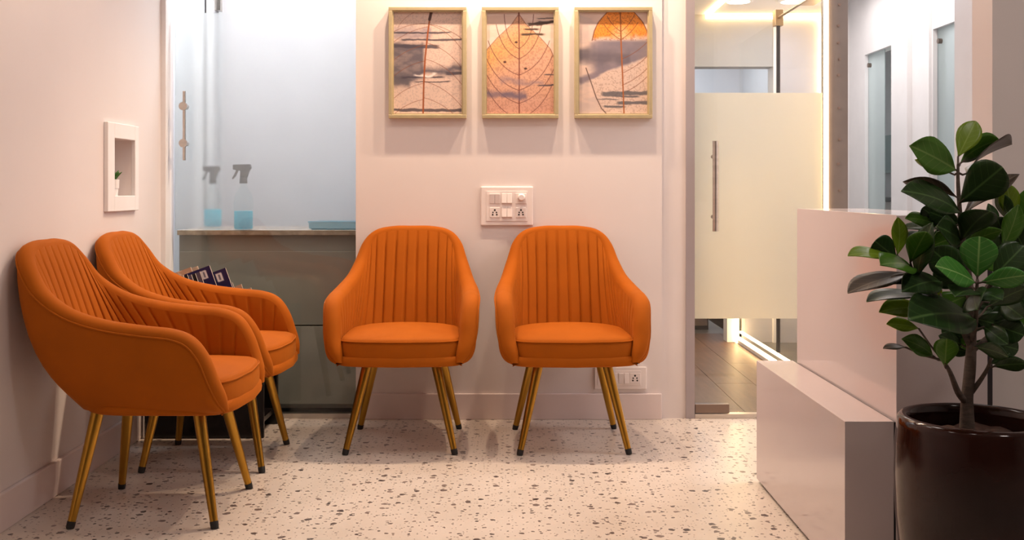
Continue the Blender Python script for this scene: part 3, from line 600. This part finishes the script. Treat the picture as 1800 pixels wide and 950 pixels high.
def make_chair(name, label):
    t = thing(name, label, 'chair')
    n = 10
    T = catmull(TOP, n); B = catmull(BOT, n); I = catmull(INN, n); A = [x[0] for x in catmull([(a,) for a in ANG], n)]; TH = [x[0] for x in catmull([(a,) for a in THK], n)]
    # resample finely along the mean curve
    mean = [np.array([(T[i][0]+I[i][0])/2, (T[i][1]+I[i][1])/2]) for i in range(len(T))]
    s = np.concatenate([[0], np.cumsum([np.hypot(*(mean[i+1]-mean[i])) + .25*abs(T[i+1][2]-T[i][2]) for i in range(len(T)-1)])])
    tot = s[-1]; K = 190; ss = np.linspace(0, tot, K)
    def rs(arr): arr = np.array(arr); arr = arr.reshape(len(arr), -1); return np.stack([np.interp(ss, s, arr[:, j]) for j in range(arr.shape[1])], 1)
    T, B, I, A, TH = rs(T), rs(B), rs(I), np.radians(rs(A)[:, 0]), rs(TH)[:, 0]
    tan = np.gradient(T, axis=0); tan /= np.linalg.norm(tan, axis=1)[:, None]
    full = list(range(K-1, 0, -1))+list(range(K))
    outer_rows, inner_rows, pipe = [], [], []
    spc = .0485
    for idx, i in enumerate(full):
        sg = -1 if idx < K-1 else 1
        inn = np.array([-math.sin(A[i]), math.cos(A[i]), 0]); up = np.cross(inn, tan[i]); up /= np.linalg.norm(up)
        if up[2] < 0 and abs(up[2]) > abs(up[1]): up = -up
        if up[2] <= .3 and up[1] < 0: up = -up
        z0 = .346; zt = T[i][2]; ne = np.interp(math.degrees(A[i]), [0, 40, 90], [2.0, 2.4, 4.2])
        row = []
        for k in range(13):
            v = (k/12)**1.5; h = 1-(1-v)**ne
            row.append([B[i][0]+(T[i][0]-B[i][0])*h, B[i][1]+(T[i][1]-B[i][1])*h, z0+(zt-z0)*v])
        th = TH[i]; r = th*.42
        for k in range(1, 9):
            a = math.pi*k/8*.97; row.append(list(T[i]+inn*th/2*(1-math.cos(a))+up*r*math.sin(a)))
        end = np.array(row[-1]); outer_rows.append([(sg*p[0], p[1], p[2]) for p in row]); pipe.append((sg*T[i][0]*1.003, T[i][1]-.001*inn[1], T[i][2]))
        zi = min(.385, zt-.012); q = []
        d = abs((ss[i]/spc+.5) % 1.0-.5)*spc; d = abs(((ss[i]-spc/2)/spc+.5) % 1.0-.5)*spc
        aw = 1-.6*math.sin(min(A[i], math.pi/2)); puff = (.004*(1-(1-2*d/spc)**4) - .009*math.exp(-(d/.0032)**2))*aw
        for k in range(15):
            v = k/14; p = end*(1-v)+np.array([I[i][0], I[i][1], zi])*v
            belly = .012*math.sin(math.pi*v)*(zt-.45 > 0)
            fade = min(1, v/.10)*min(1, max(0, (zt-.50)/.05))
            p = p+inn*(belly*.5+puff*fade); q.append(p)
        inner_rows.append([(sg*p[0], p[1], p[2]) for p in q])
    sh = MB().grid(outer_rows)
    br = [r[0] for r in outer_rows]; rows = [br, [(x*.82, y*.82+.005, .3445) for x, y, z in br], [(x*.3, y*.3+.01, .3445) for x, y, z in br]]
    sh.grid(rows); sh.build('shell', M['velvet'], t, smooth=60)
    MB().grid(inner_rows).build('channelled_backrest', M['velvet'], t, smooth=80)
    MB().tube(pipe[::3], .0032, 6).build('piping', M['velvet'], t, smooth=80)
    # seat cushion
    def ring(sc, z, dz=0, sy_=None):
        out = []
        for k in range(72):
            a = 2*math.pi*k/72; ca, sa = math.cos(a), math.sin(a); n_ = 9 if sa > 0 else 3.2
            x = .229*math.copysign(abs(ca)**(2/n_), ca); y = .02+(.228 if sa > 0 else .205)*math.copysign(abs(sa)**(2/n_), sa)
            if sa > 0: y += .034*(1-(x/.229)**2)*min(1, max(0, (y-.05)/.15))
            out.append((x*sc, .02+(y-.02)*(sy_ or sc), z+dz*(1-(x*sc/.229)**2)*(1-((y-.02)*sc/.25)**2)))
        return out
    MB().grid([ring(.05, .354), ring(.97, .354), ring(.992, .357), ring(1.005, .368), ring(1.008, .39), ring(1.004, .416), ring(.993, .430), ring(.975, .438), ring(.93, .443, .004), ring(.8, .447, .010), ring(.6, .449, .014), ring(.35, .451, .016), ring(.1, .452, .016), ring(.004, .452, .016)], True).build('seat_cushion', M['velvet'], t, smooth=70)
    rg = ring(.999, .4305); MB().tube(rg+[rg[0]], .003, 6, False).build('cushion_piping', M['velvet'], t, smooth=80)
    MB().grid([ring(.05, .338), ring(1.02, .338, 0, 1.0), ring(1.06, .342, 0, 1.025), ring(1.075, .352, 0, 1.03), ring(1.075, .366, 0, 1.022), ring(1.04, .374, 0, 1.0), ring(.9, .374)], True).build('seat_base', M['velvet'], t, smooth=50)
    for sx in (-1, 1):
        for sy in (-1, 1):
            p0 = Vector((sx*.128, sy*.150, .344)); p1 = Vector((sx*.207, (.222 if sy > 0 else -.205), .0)); lp = lambda q: p0+(p1-p0)*q
            lg = MB().tube([lp(0), lp(.5), lp(.945)], [.0195, .0160, .0118], 18).build('leg', M['brass'], t, smooth=40)
            MB().tube([lp(.94), lp(.97), lp(1.0)], [.0126, .0124, .0112], 16).build('foot_cap', M['black_cap'], lg, smooth=40)
    return t
G = 'orange velvet tub chairs'
def place(o, x, y, rz, label): o.location = (x, y, 0); o.rotation_euler = (0, 0, rz); tag(o, label, 'chair', G); return o
ch = make_chair('tub_chair', '')
c2, c3, c4 = copy_tree(ch), copy_tree(ch), copy_tree(ch)
place(ch, -.413, 4.182, math.pi+.01, 'orange velvet tub chair facing forward under the left framed print')
place(c2, .238, 4.180, math.pi+.035, 'orange velvet tub chair facing forward under the right framed print')
place(c3, -1.088, 3.305, -math.pi/2, 'orange velvet tub chair by the left wall, seen side on, nearest the viewer')
place(c4, -1.092, 3.915, -math.pi/2, 'orange velvet tub chair by the left wall, partly hidden behind the nearest one')

# ------------------------------------------------------------------ magazine rack and magazines
rk = thing('magazine_rack', 'black lacquered magazine rack on the floor behind the left chairs', 'rack', (-1.22, 4.36, 0))
lbox('front_panel', M['black'], -1.455, -.985, 4.222, 4.240, 0, .46, rk, bevel=.003)
lbox('back_panel', M['black'], -1.455, -.985, 4.475, 4.495, 0, .50, rk, bevel=.003)
lbox('shelf', M['black'], -1.455, -1.00, 4.256, 4.474, .38, .40, rk); lbox('lower_shelf', M['black'], -1.455, -1.00, 4.256, 4.474, .05, .07, rk)
lbox('side_panel', M['black'], -1.455, -1.437, 4.256, 4.474, .0, .46, rk)
def cover(kind):
    def fn(U, V):
        base = {0: (.45, .33, .25), 1: (.012, .015, .075), 2: (.010, .010, .016), 3: (.50, .28, .18), 4: (.10, .08, .12)}[kind]
        c = np.zeros(U.shape+(3,))+np.array(base); n = vnoise(U, V, 6, 6, 70+kind)
        if kind in (1, 2, 4):
            m = (U > .62)*(U < .80)*(V > .06)*(V < .22); c = mixc(c, (.75, .70, .72), m*1.0); m2 = (U > .68)*(U < .74)*(V > .09)*(V < .19); c = mixc(c, base, m2*.8)
            m = (V > .35)*(V < .7)*(U > .12)*(U < .85); c = mixc(c, (.28, .20, .24), m*(n > .48)*.9)
            for q in (.78, .84, .9): c = mixc(c, (.35, .30, .36), ((np.abs(V-q) < .015)*(U > .15)*(U < .8))*1.0)
        else:
            c = mixc(c, (.70, .50, .38), (n > .52)*.8); m = np.hypot(U-.3, V-.2) < .12; c = mixc(c, (.75, .66, .55), m*1.0); m = np.hypot(U-.3, V-.2) < .05; c = mixc(c, (.02, .02, .02), m*1.0)
        return c
    return fn
MAGS = [  # top-right corner px, Y, kind, width, label
    (335, 470, 4.445, 3, .10, 'thin cream edged booklet at the back left of the black rack'), (347, 468, 4.457, 0, .10, 'cream booklet with tan cover, rearmost in the black rack'),
    (322, 484, 4.272, 0, .07, 'booklet with a dark dot on a pale disc, nearest in the leaning row'), (329, 483, 4.287, 2, .08, 'black magazine directly right of the booklet with the pale disc'),
    (336, 483, 4.302, 4, .09, 'grey purple magazine, third in the leaning row behind the pale disc booklet'), (343, 481, 4.317, 2, .10, 'black magazine, fourth in the leaning row behind the pale disc booklet'),
    (351, 478, 4.332, 4, .10, 'dark grey purple magazine showing a white corner, just left of the first navy cover'), (368, 467, 4.349, 1, .11, 'navy magazine with white title block, left one of the two navy covers'),
    (396, 471, 4.366, 1, .12, 'navy magazine with a framed picture on its cover, right one of the two navy covers'), (408, 497, 4.381, 4, .10, 'low purple grey magazine behind the second navy one'),
    (424, 500, 4.396, 3, .09, 'low orange and cream booklet near the right end of the rack'), (441, 506, 4.411, 3, .09, 'lowest peach booklet poking up rightmost in the rack')]
for (px, py, Y, kind, W_, lab) in MAGS:
    p = at(px, py, Y); t = thing('magazine', lab, 'magazine', (p.x, p.y, p.z), 0, 'magazines in the black rack')
    H_ = min(.21, (p.z-.402)/.95-.37*W_-.012)
    t.rotation_euler = (math.radians(-2), math.radians(-20), math.radians(2))
    MB().box(-W_, 0, .0006, .006, -H_, 0).build('pages', M['paper'], t)
    print_grid('cover', M['gloss_print'], t, W_, H_, 0, 30, 44, cover(kind), (-W_/2, 0, -H_/2))

# ------------------------------------------------------------------ fiddle leaf fig
PX, PYc = (1716-CX)*2.35/F, 2.35
pot = thing('plant_pot', 'tall glossy dark brown glazed round pot beside the desk', 'pot', (PX, PYc, 0))
MB().lathe([(.120, 0), (.128, .01), (.146, .08), (.162, .17), (.171, .27), (.174, .36), (.172, .43), (.168, .470), (.166, .484), (.160, .491), (.150, .492), (.143, .487), (.141, .47), (.141, .43)], seg=64).build('body', M['pot'], pot, smooth=50)
so = MB().grid([[(r*math.cos(a), r*math.sin(a), .445+.006*math.sin(a*5+r*60)+.005*math.sin(a*11)) for a in [2*math.pi*k/40 for k in range(40)]] for r in (.142, .12, .09, .06, .03, .002)], True)
so.build('soil', M['soil'], pot, smooth=60)
pt = thing('fiddle_leaf_fig', 'bushy fiddle leaf fig with broad dark green leaves in the brown pot', 'plant', (PX, PYc, .44))
P0 = Vector((PX, PYc, .44))
def loc(px, py, Y): return at(px, py, Y)-P0
BR = {
 'trunk': ([(1700, 752, 2.35), (1700, 700, 2.35), (1705, 650, 2.35), (1708, 590, 2.35), (1706, 530, 2.36), (1700, 470, 2.37), (1692, 420, 2.36), (1687, 370, 2.35), (1684, 320, 2.35), (1684, 290, 2.35)], [.0165, .013, .0125, .010, .009, .008, .0065, .005, .004, .003]),
 'left_low': ([(1698, 708, 2.35), (1684, 690, 2.33), (1670, 655, 2.31), (1658, 634, 2.30)], [.008, .007, .005, .003]),
 'right_low': ([(1708, 690, 2.35), (1724, 668, 2.34), (1736, 648, 2.33), (1742, 630, 2.32)], [.006, .005, .004, .003]),
 'left_mid': ([(1706, 610, 2.35), (1680, 560, 2.33), (1640, 515, 2.31), (1608, 478, 2.30)], [.007, .006, .005, .003]),
 'front': ([(1708, 600, 2.35), (1714, 570, 2.30), (1716, 530, 2.25), (1718, 492, 2.22)], [.007, .006, .005, .003]),
 'right_up': ([(1707, 560, 2.36), (1740, 500, 2.40), (1775, 440, 2.43), (1786, 390, 2.43)], [.007, .006, .005, .003]),
 'right_mid': ([(1708, 620, 2.35), (1740, 590, 2.36), (1775, 575, 2.37), (1800, 560, 2.38)], [.006, .005, .004, .003]),
}
stem = MB(); samples = []
for nm, (pts, rad) in BR.items():
    v = [loc(*p) for p in pts]; sm_ = catmull([tuple(a)+(r,) for a, r in zip(v, rad)], 4); stem.tube([Vector(q[:3]) for q in sm_], [q[3] for q in sm_], 12)
    samples += [Vector(q[:3]) for q in sm_]
def make_leaf(b, tip, wid_px, m, Yb, Yt, flip=1, full=.51):
    B_, T_ = loc(b[0], b[1], Yb), loc(tip[0], tip[1], Yt); d = T_-B_; Ln = d.length; d.normalize()
    mid = (B_+T_)/2+P0; view = (Vector((0, 0, 1.0))-mid).normalized()
    nrm = (view-d*view.dot(d)).normalized()
    wid = 1.06*wid_px*((Yb+Yt)/2)/F; real = max(wid, full*Ln); ang = math.acos(max(-1, min(1, wid/real)))*.97
    side = d.cross(nrm).normalized(); rot = Matrix.Rotation(flip*ang, 3, d); nrm = rot @ nrm; side = rot @ side
    if nrm.z < 0 and abs(nrm.z) > .25: nrm = -nrm; side = -side
    rows, co = [], []
    nl, nw = 15, 7
    cup = random.uniform(.06, .16); droop = random.uniform(.03, .09)*Ln; wave = random.uniform(.008, .02)*Ln
    for i in range(nl+1):
        y = i/nl; y = y*y*(3-2*y)*.6+y*.4
        pb_ = max(.015, float(np.interp(y, [0, .08, .2, .35, .5, .62, .75, .86, .94, 1], [.04, .18, .46, .78, .97, 1.0, .86, .58, .30, .02])))
        pr_ = max(.015, float(np.interp(y, [0, .05, .12, .25, .4, .55, .68, .8, .88, .94, .98, 1], [.03, .10, .24, .52, .76, .93, 1.0, .96, .84, .64, .36, .03])))
        kb = max(.25, min(1.0, 1.5-2.2*(wid/Ln-.2))); pr_ = pr_*(1-kb)+pb_*kb
        hw = real/2*pr_; row = []
        for j in range(nw):
            x = (j/(nw-1))*2-1
            p = B_+d*(Ln*y)+side*(hw*x)+nrm*(cup*hw*(abs(x)**1.5)-droop*(2*y-1)**2+droop+wave*math.sin(y*9+j)*abs(x))
            row.append(p); co.append((x*pr_, y, 0))
        rows.append(row)
    mb = MB().grid(rows); o = mb.build('leaf', m, pt, smooth=70)
    at_ = o.data.attributes.new('leafco', 'FLOAT_VECTOR', 'POINT'); at_.data.foreach_set('vector', np.array(co, np.float32).ravel())
    sd = o.modifiers.new('thick', 'SOLIDIFY'); sd.thickness = .0012; sd.offset = 0
    near = min(samples, key=lambda q: (q-B_).length+max(0, (q.z-B_.z))*.6)
    if (near-B_).length > .004: stem.tube([near, (near+B_)/2-Vector((0, 0, .004)), B_, B_+d*Ln*.12], [.0028, .0024, .0022, .0012], 7)
D_, M_, L_, G_, R_ = M['leaf_dark'], M['leaf_mid'], M['leaf_light'], M['leaf_green'], M['leaf_brown']
LEAVES = [
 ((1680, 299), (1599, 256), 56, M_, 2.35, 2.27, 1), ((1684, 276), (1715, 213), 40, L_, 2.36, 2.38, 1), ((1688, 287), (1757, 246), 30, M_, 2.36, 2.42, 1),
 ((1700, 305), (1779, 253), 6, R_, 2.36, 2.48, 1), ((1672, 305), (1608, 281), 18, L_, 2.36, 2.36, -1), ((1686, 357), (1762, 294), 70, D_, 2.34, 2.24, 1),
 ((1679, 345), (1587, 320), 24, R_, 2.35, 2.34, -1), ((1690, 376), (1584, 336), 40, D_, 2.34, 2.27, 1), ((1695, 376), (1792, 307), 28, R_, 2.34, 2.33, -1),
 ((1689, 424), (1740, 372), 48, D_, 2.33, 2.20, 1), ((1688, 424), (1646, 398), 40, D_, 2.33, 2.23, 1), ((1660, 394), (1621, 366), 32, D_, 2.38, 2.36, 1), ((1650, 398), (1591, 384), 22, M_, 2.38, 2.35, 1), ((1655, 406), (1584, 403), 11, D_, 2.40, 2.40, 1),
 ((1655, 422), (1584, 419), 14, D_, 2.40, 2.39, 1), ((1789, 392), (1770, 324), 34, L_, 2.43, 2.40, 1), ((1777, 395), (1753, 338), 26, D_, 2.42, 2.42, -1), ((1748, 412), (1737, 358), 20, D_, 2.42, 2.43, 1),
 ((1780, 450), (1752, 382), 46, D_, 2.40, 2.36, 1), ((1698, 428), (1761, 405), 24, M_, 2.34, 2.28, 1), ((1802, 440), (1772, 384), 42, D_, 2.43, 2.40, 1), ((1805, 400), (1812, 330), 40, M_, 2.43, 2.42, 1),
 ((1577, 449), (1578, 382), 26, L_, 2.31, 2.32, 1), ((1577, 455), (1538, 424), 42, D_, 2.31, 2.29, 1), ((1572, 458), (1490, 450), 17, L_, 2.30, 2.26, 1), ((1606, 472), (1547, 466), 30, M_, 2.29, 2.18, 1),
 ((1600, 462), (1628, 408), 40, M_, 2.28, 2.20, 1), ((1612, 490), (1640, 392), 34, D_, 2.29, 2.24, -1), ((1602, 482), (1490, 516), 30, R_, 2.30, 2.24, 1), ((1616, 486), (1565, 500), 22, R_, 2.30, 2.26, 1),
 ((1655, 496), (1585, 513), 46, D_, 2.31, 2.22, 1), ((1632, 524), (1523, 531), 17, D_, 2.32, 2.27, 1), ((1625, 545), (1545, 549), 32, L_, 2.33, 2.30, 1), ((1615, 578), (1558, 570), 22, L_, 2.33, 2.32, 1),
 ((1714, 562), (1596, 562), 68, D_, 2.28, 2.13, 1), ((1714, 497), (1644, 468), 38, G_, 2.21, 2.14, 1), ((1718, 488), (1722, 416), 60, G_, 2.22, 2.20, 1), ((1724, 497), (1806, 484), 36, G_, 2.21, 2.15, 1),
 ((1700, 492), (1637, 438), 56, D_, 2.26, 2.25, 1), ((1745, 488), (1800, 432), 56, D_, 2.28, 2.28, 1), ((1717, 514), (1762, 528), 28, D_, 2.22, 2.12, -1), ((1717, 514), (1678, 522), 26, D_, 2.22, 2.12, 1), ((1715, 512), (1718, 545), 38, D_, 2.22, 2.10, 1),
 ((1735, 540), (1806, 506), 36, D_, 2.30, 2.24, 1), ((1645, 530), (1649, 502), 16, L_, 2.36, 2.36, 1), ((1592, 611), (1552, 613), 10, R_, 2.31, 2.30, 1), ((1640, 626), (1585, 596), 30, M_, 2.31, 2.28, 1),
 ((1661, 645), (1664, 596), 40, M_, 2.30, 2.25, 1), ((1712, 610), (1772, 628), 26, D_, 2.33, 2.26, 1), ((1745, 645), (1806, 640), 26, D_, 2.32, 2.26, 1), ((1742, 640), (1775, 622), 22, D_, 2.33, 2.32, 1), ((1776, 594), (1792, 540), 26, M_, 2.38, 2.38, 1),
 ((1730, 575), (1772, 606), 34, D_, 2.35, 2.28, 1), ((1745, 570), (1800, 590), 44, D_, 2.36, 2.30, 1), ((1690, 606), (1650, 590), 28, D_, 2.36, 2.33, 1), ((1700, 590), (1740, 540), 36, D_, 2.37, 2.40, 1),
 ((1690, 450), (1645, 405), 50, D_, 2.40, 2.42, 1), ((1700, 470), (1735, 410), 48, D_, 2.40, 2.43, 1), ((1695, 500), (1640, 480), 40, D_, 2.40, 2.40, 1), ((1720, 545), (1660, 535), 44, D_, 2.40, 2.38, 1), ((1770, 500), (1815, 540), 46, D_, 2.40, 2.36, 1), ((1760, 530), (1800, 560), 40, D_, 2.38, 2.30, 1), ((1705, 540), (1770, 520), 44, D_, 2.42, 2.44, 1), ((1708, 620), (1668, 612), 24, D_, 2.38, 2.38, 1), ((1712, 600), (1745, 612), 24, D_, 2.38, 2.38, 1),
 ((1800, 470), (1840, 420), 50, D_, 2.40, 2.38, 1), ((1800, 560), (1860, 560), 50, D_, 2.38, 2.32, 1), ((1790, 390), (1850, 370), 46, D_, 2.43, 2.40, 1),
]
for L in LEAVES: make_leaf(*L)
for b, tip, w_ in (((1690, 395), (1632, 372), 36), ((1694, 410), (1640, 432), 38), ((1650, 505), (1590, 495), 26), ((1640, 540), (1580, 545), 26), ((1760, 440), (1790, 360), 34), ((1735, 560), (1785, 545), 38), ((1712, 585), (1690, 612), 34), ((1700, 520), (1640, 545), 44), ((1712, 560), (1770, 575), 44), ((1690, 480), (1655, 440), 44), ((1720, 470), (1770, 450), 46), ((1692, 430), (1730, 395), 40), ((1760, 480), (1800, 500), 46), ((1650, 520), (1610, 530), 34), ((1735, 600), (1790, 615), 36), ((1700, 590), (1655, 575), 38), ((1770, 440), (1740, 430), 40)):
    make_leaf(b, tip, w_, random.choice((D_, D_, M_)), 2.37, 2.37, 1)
stem.build('stem', M['bark'], pt, smooth=60)
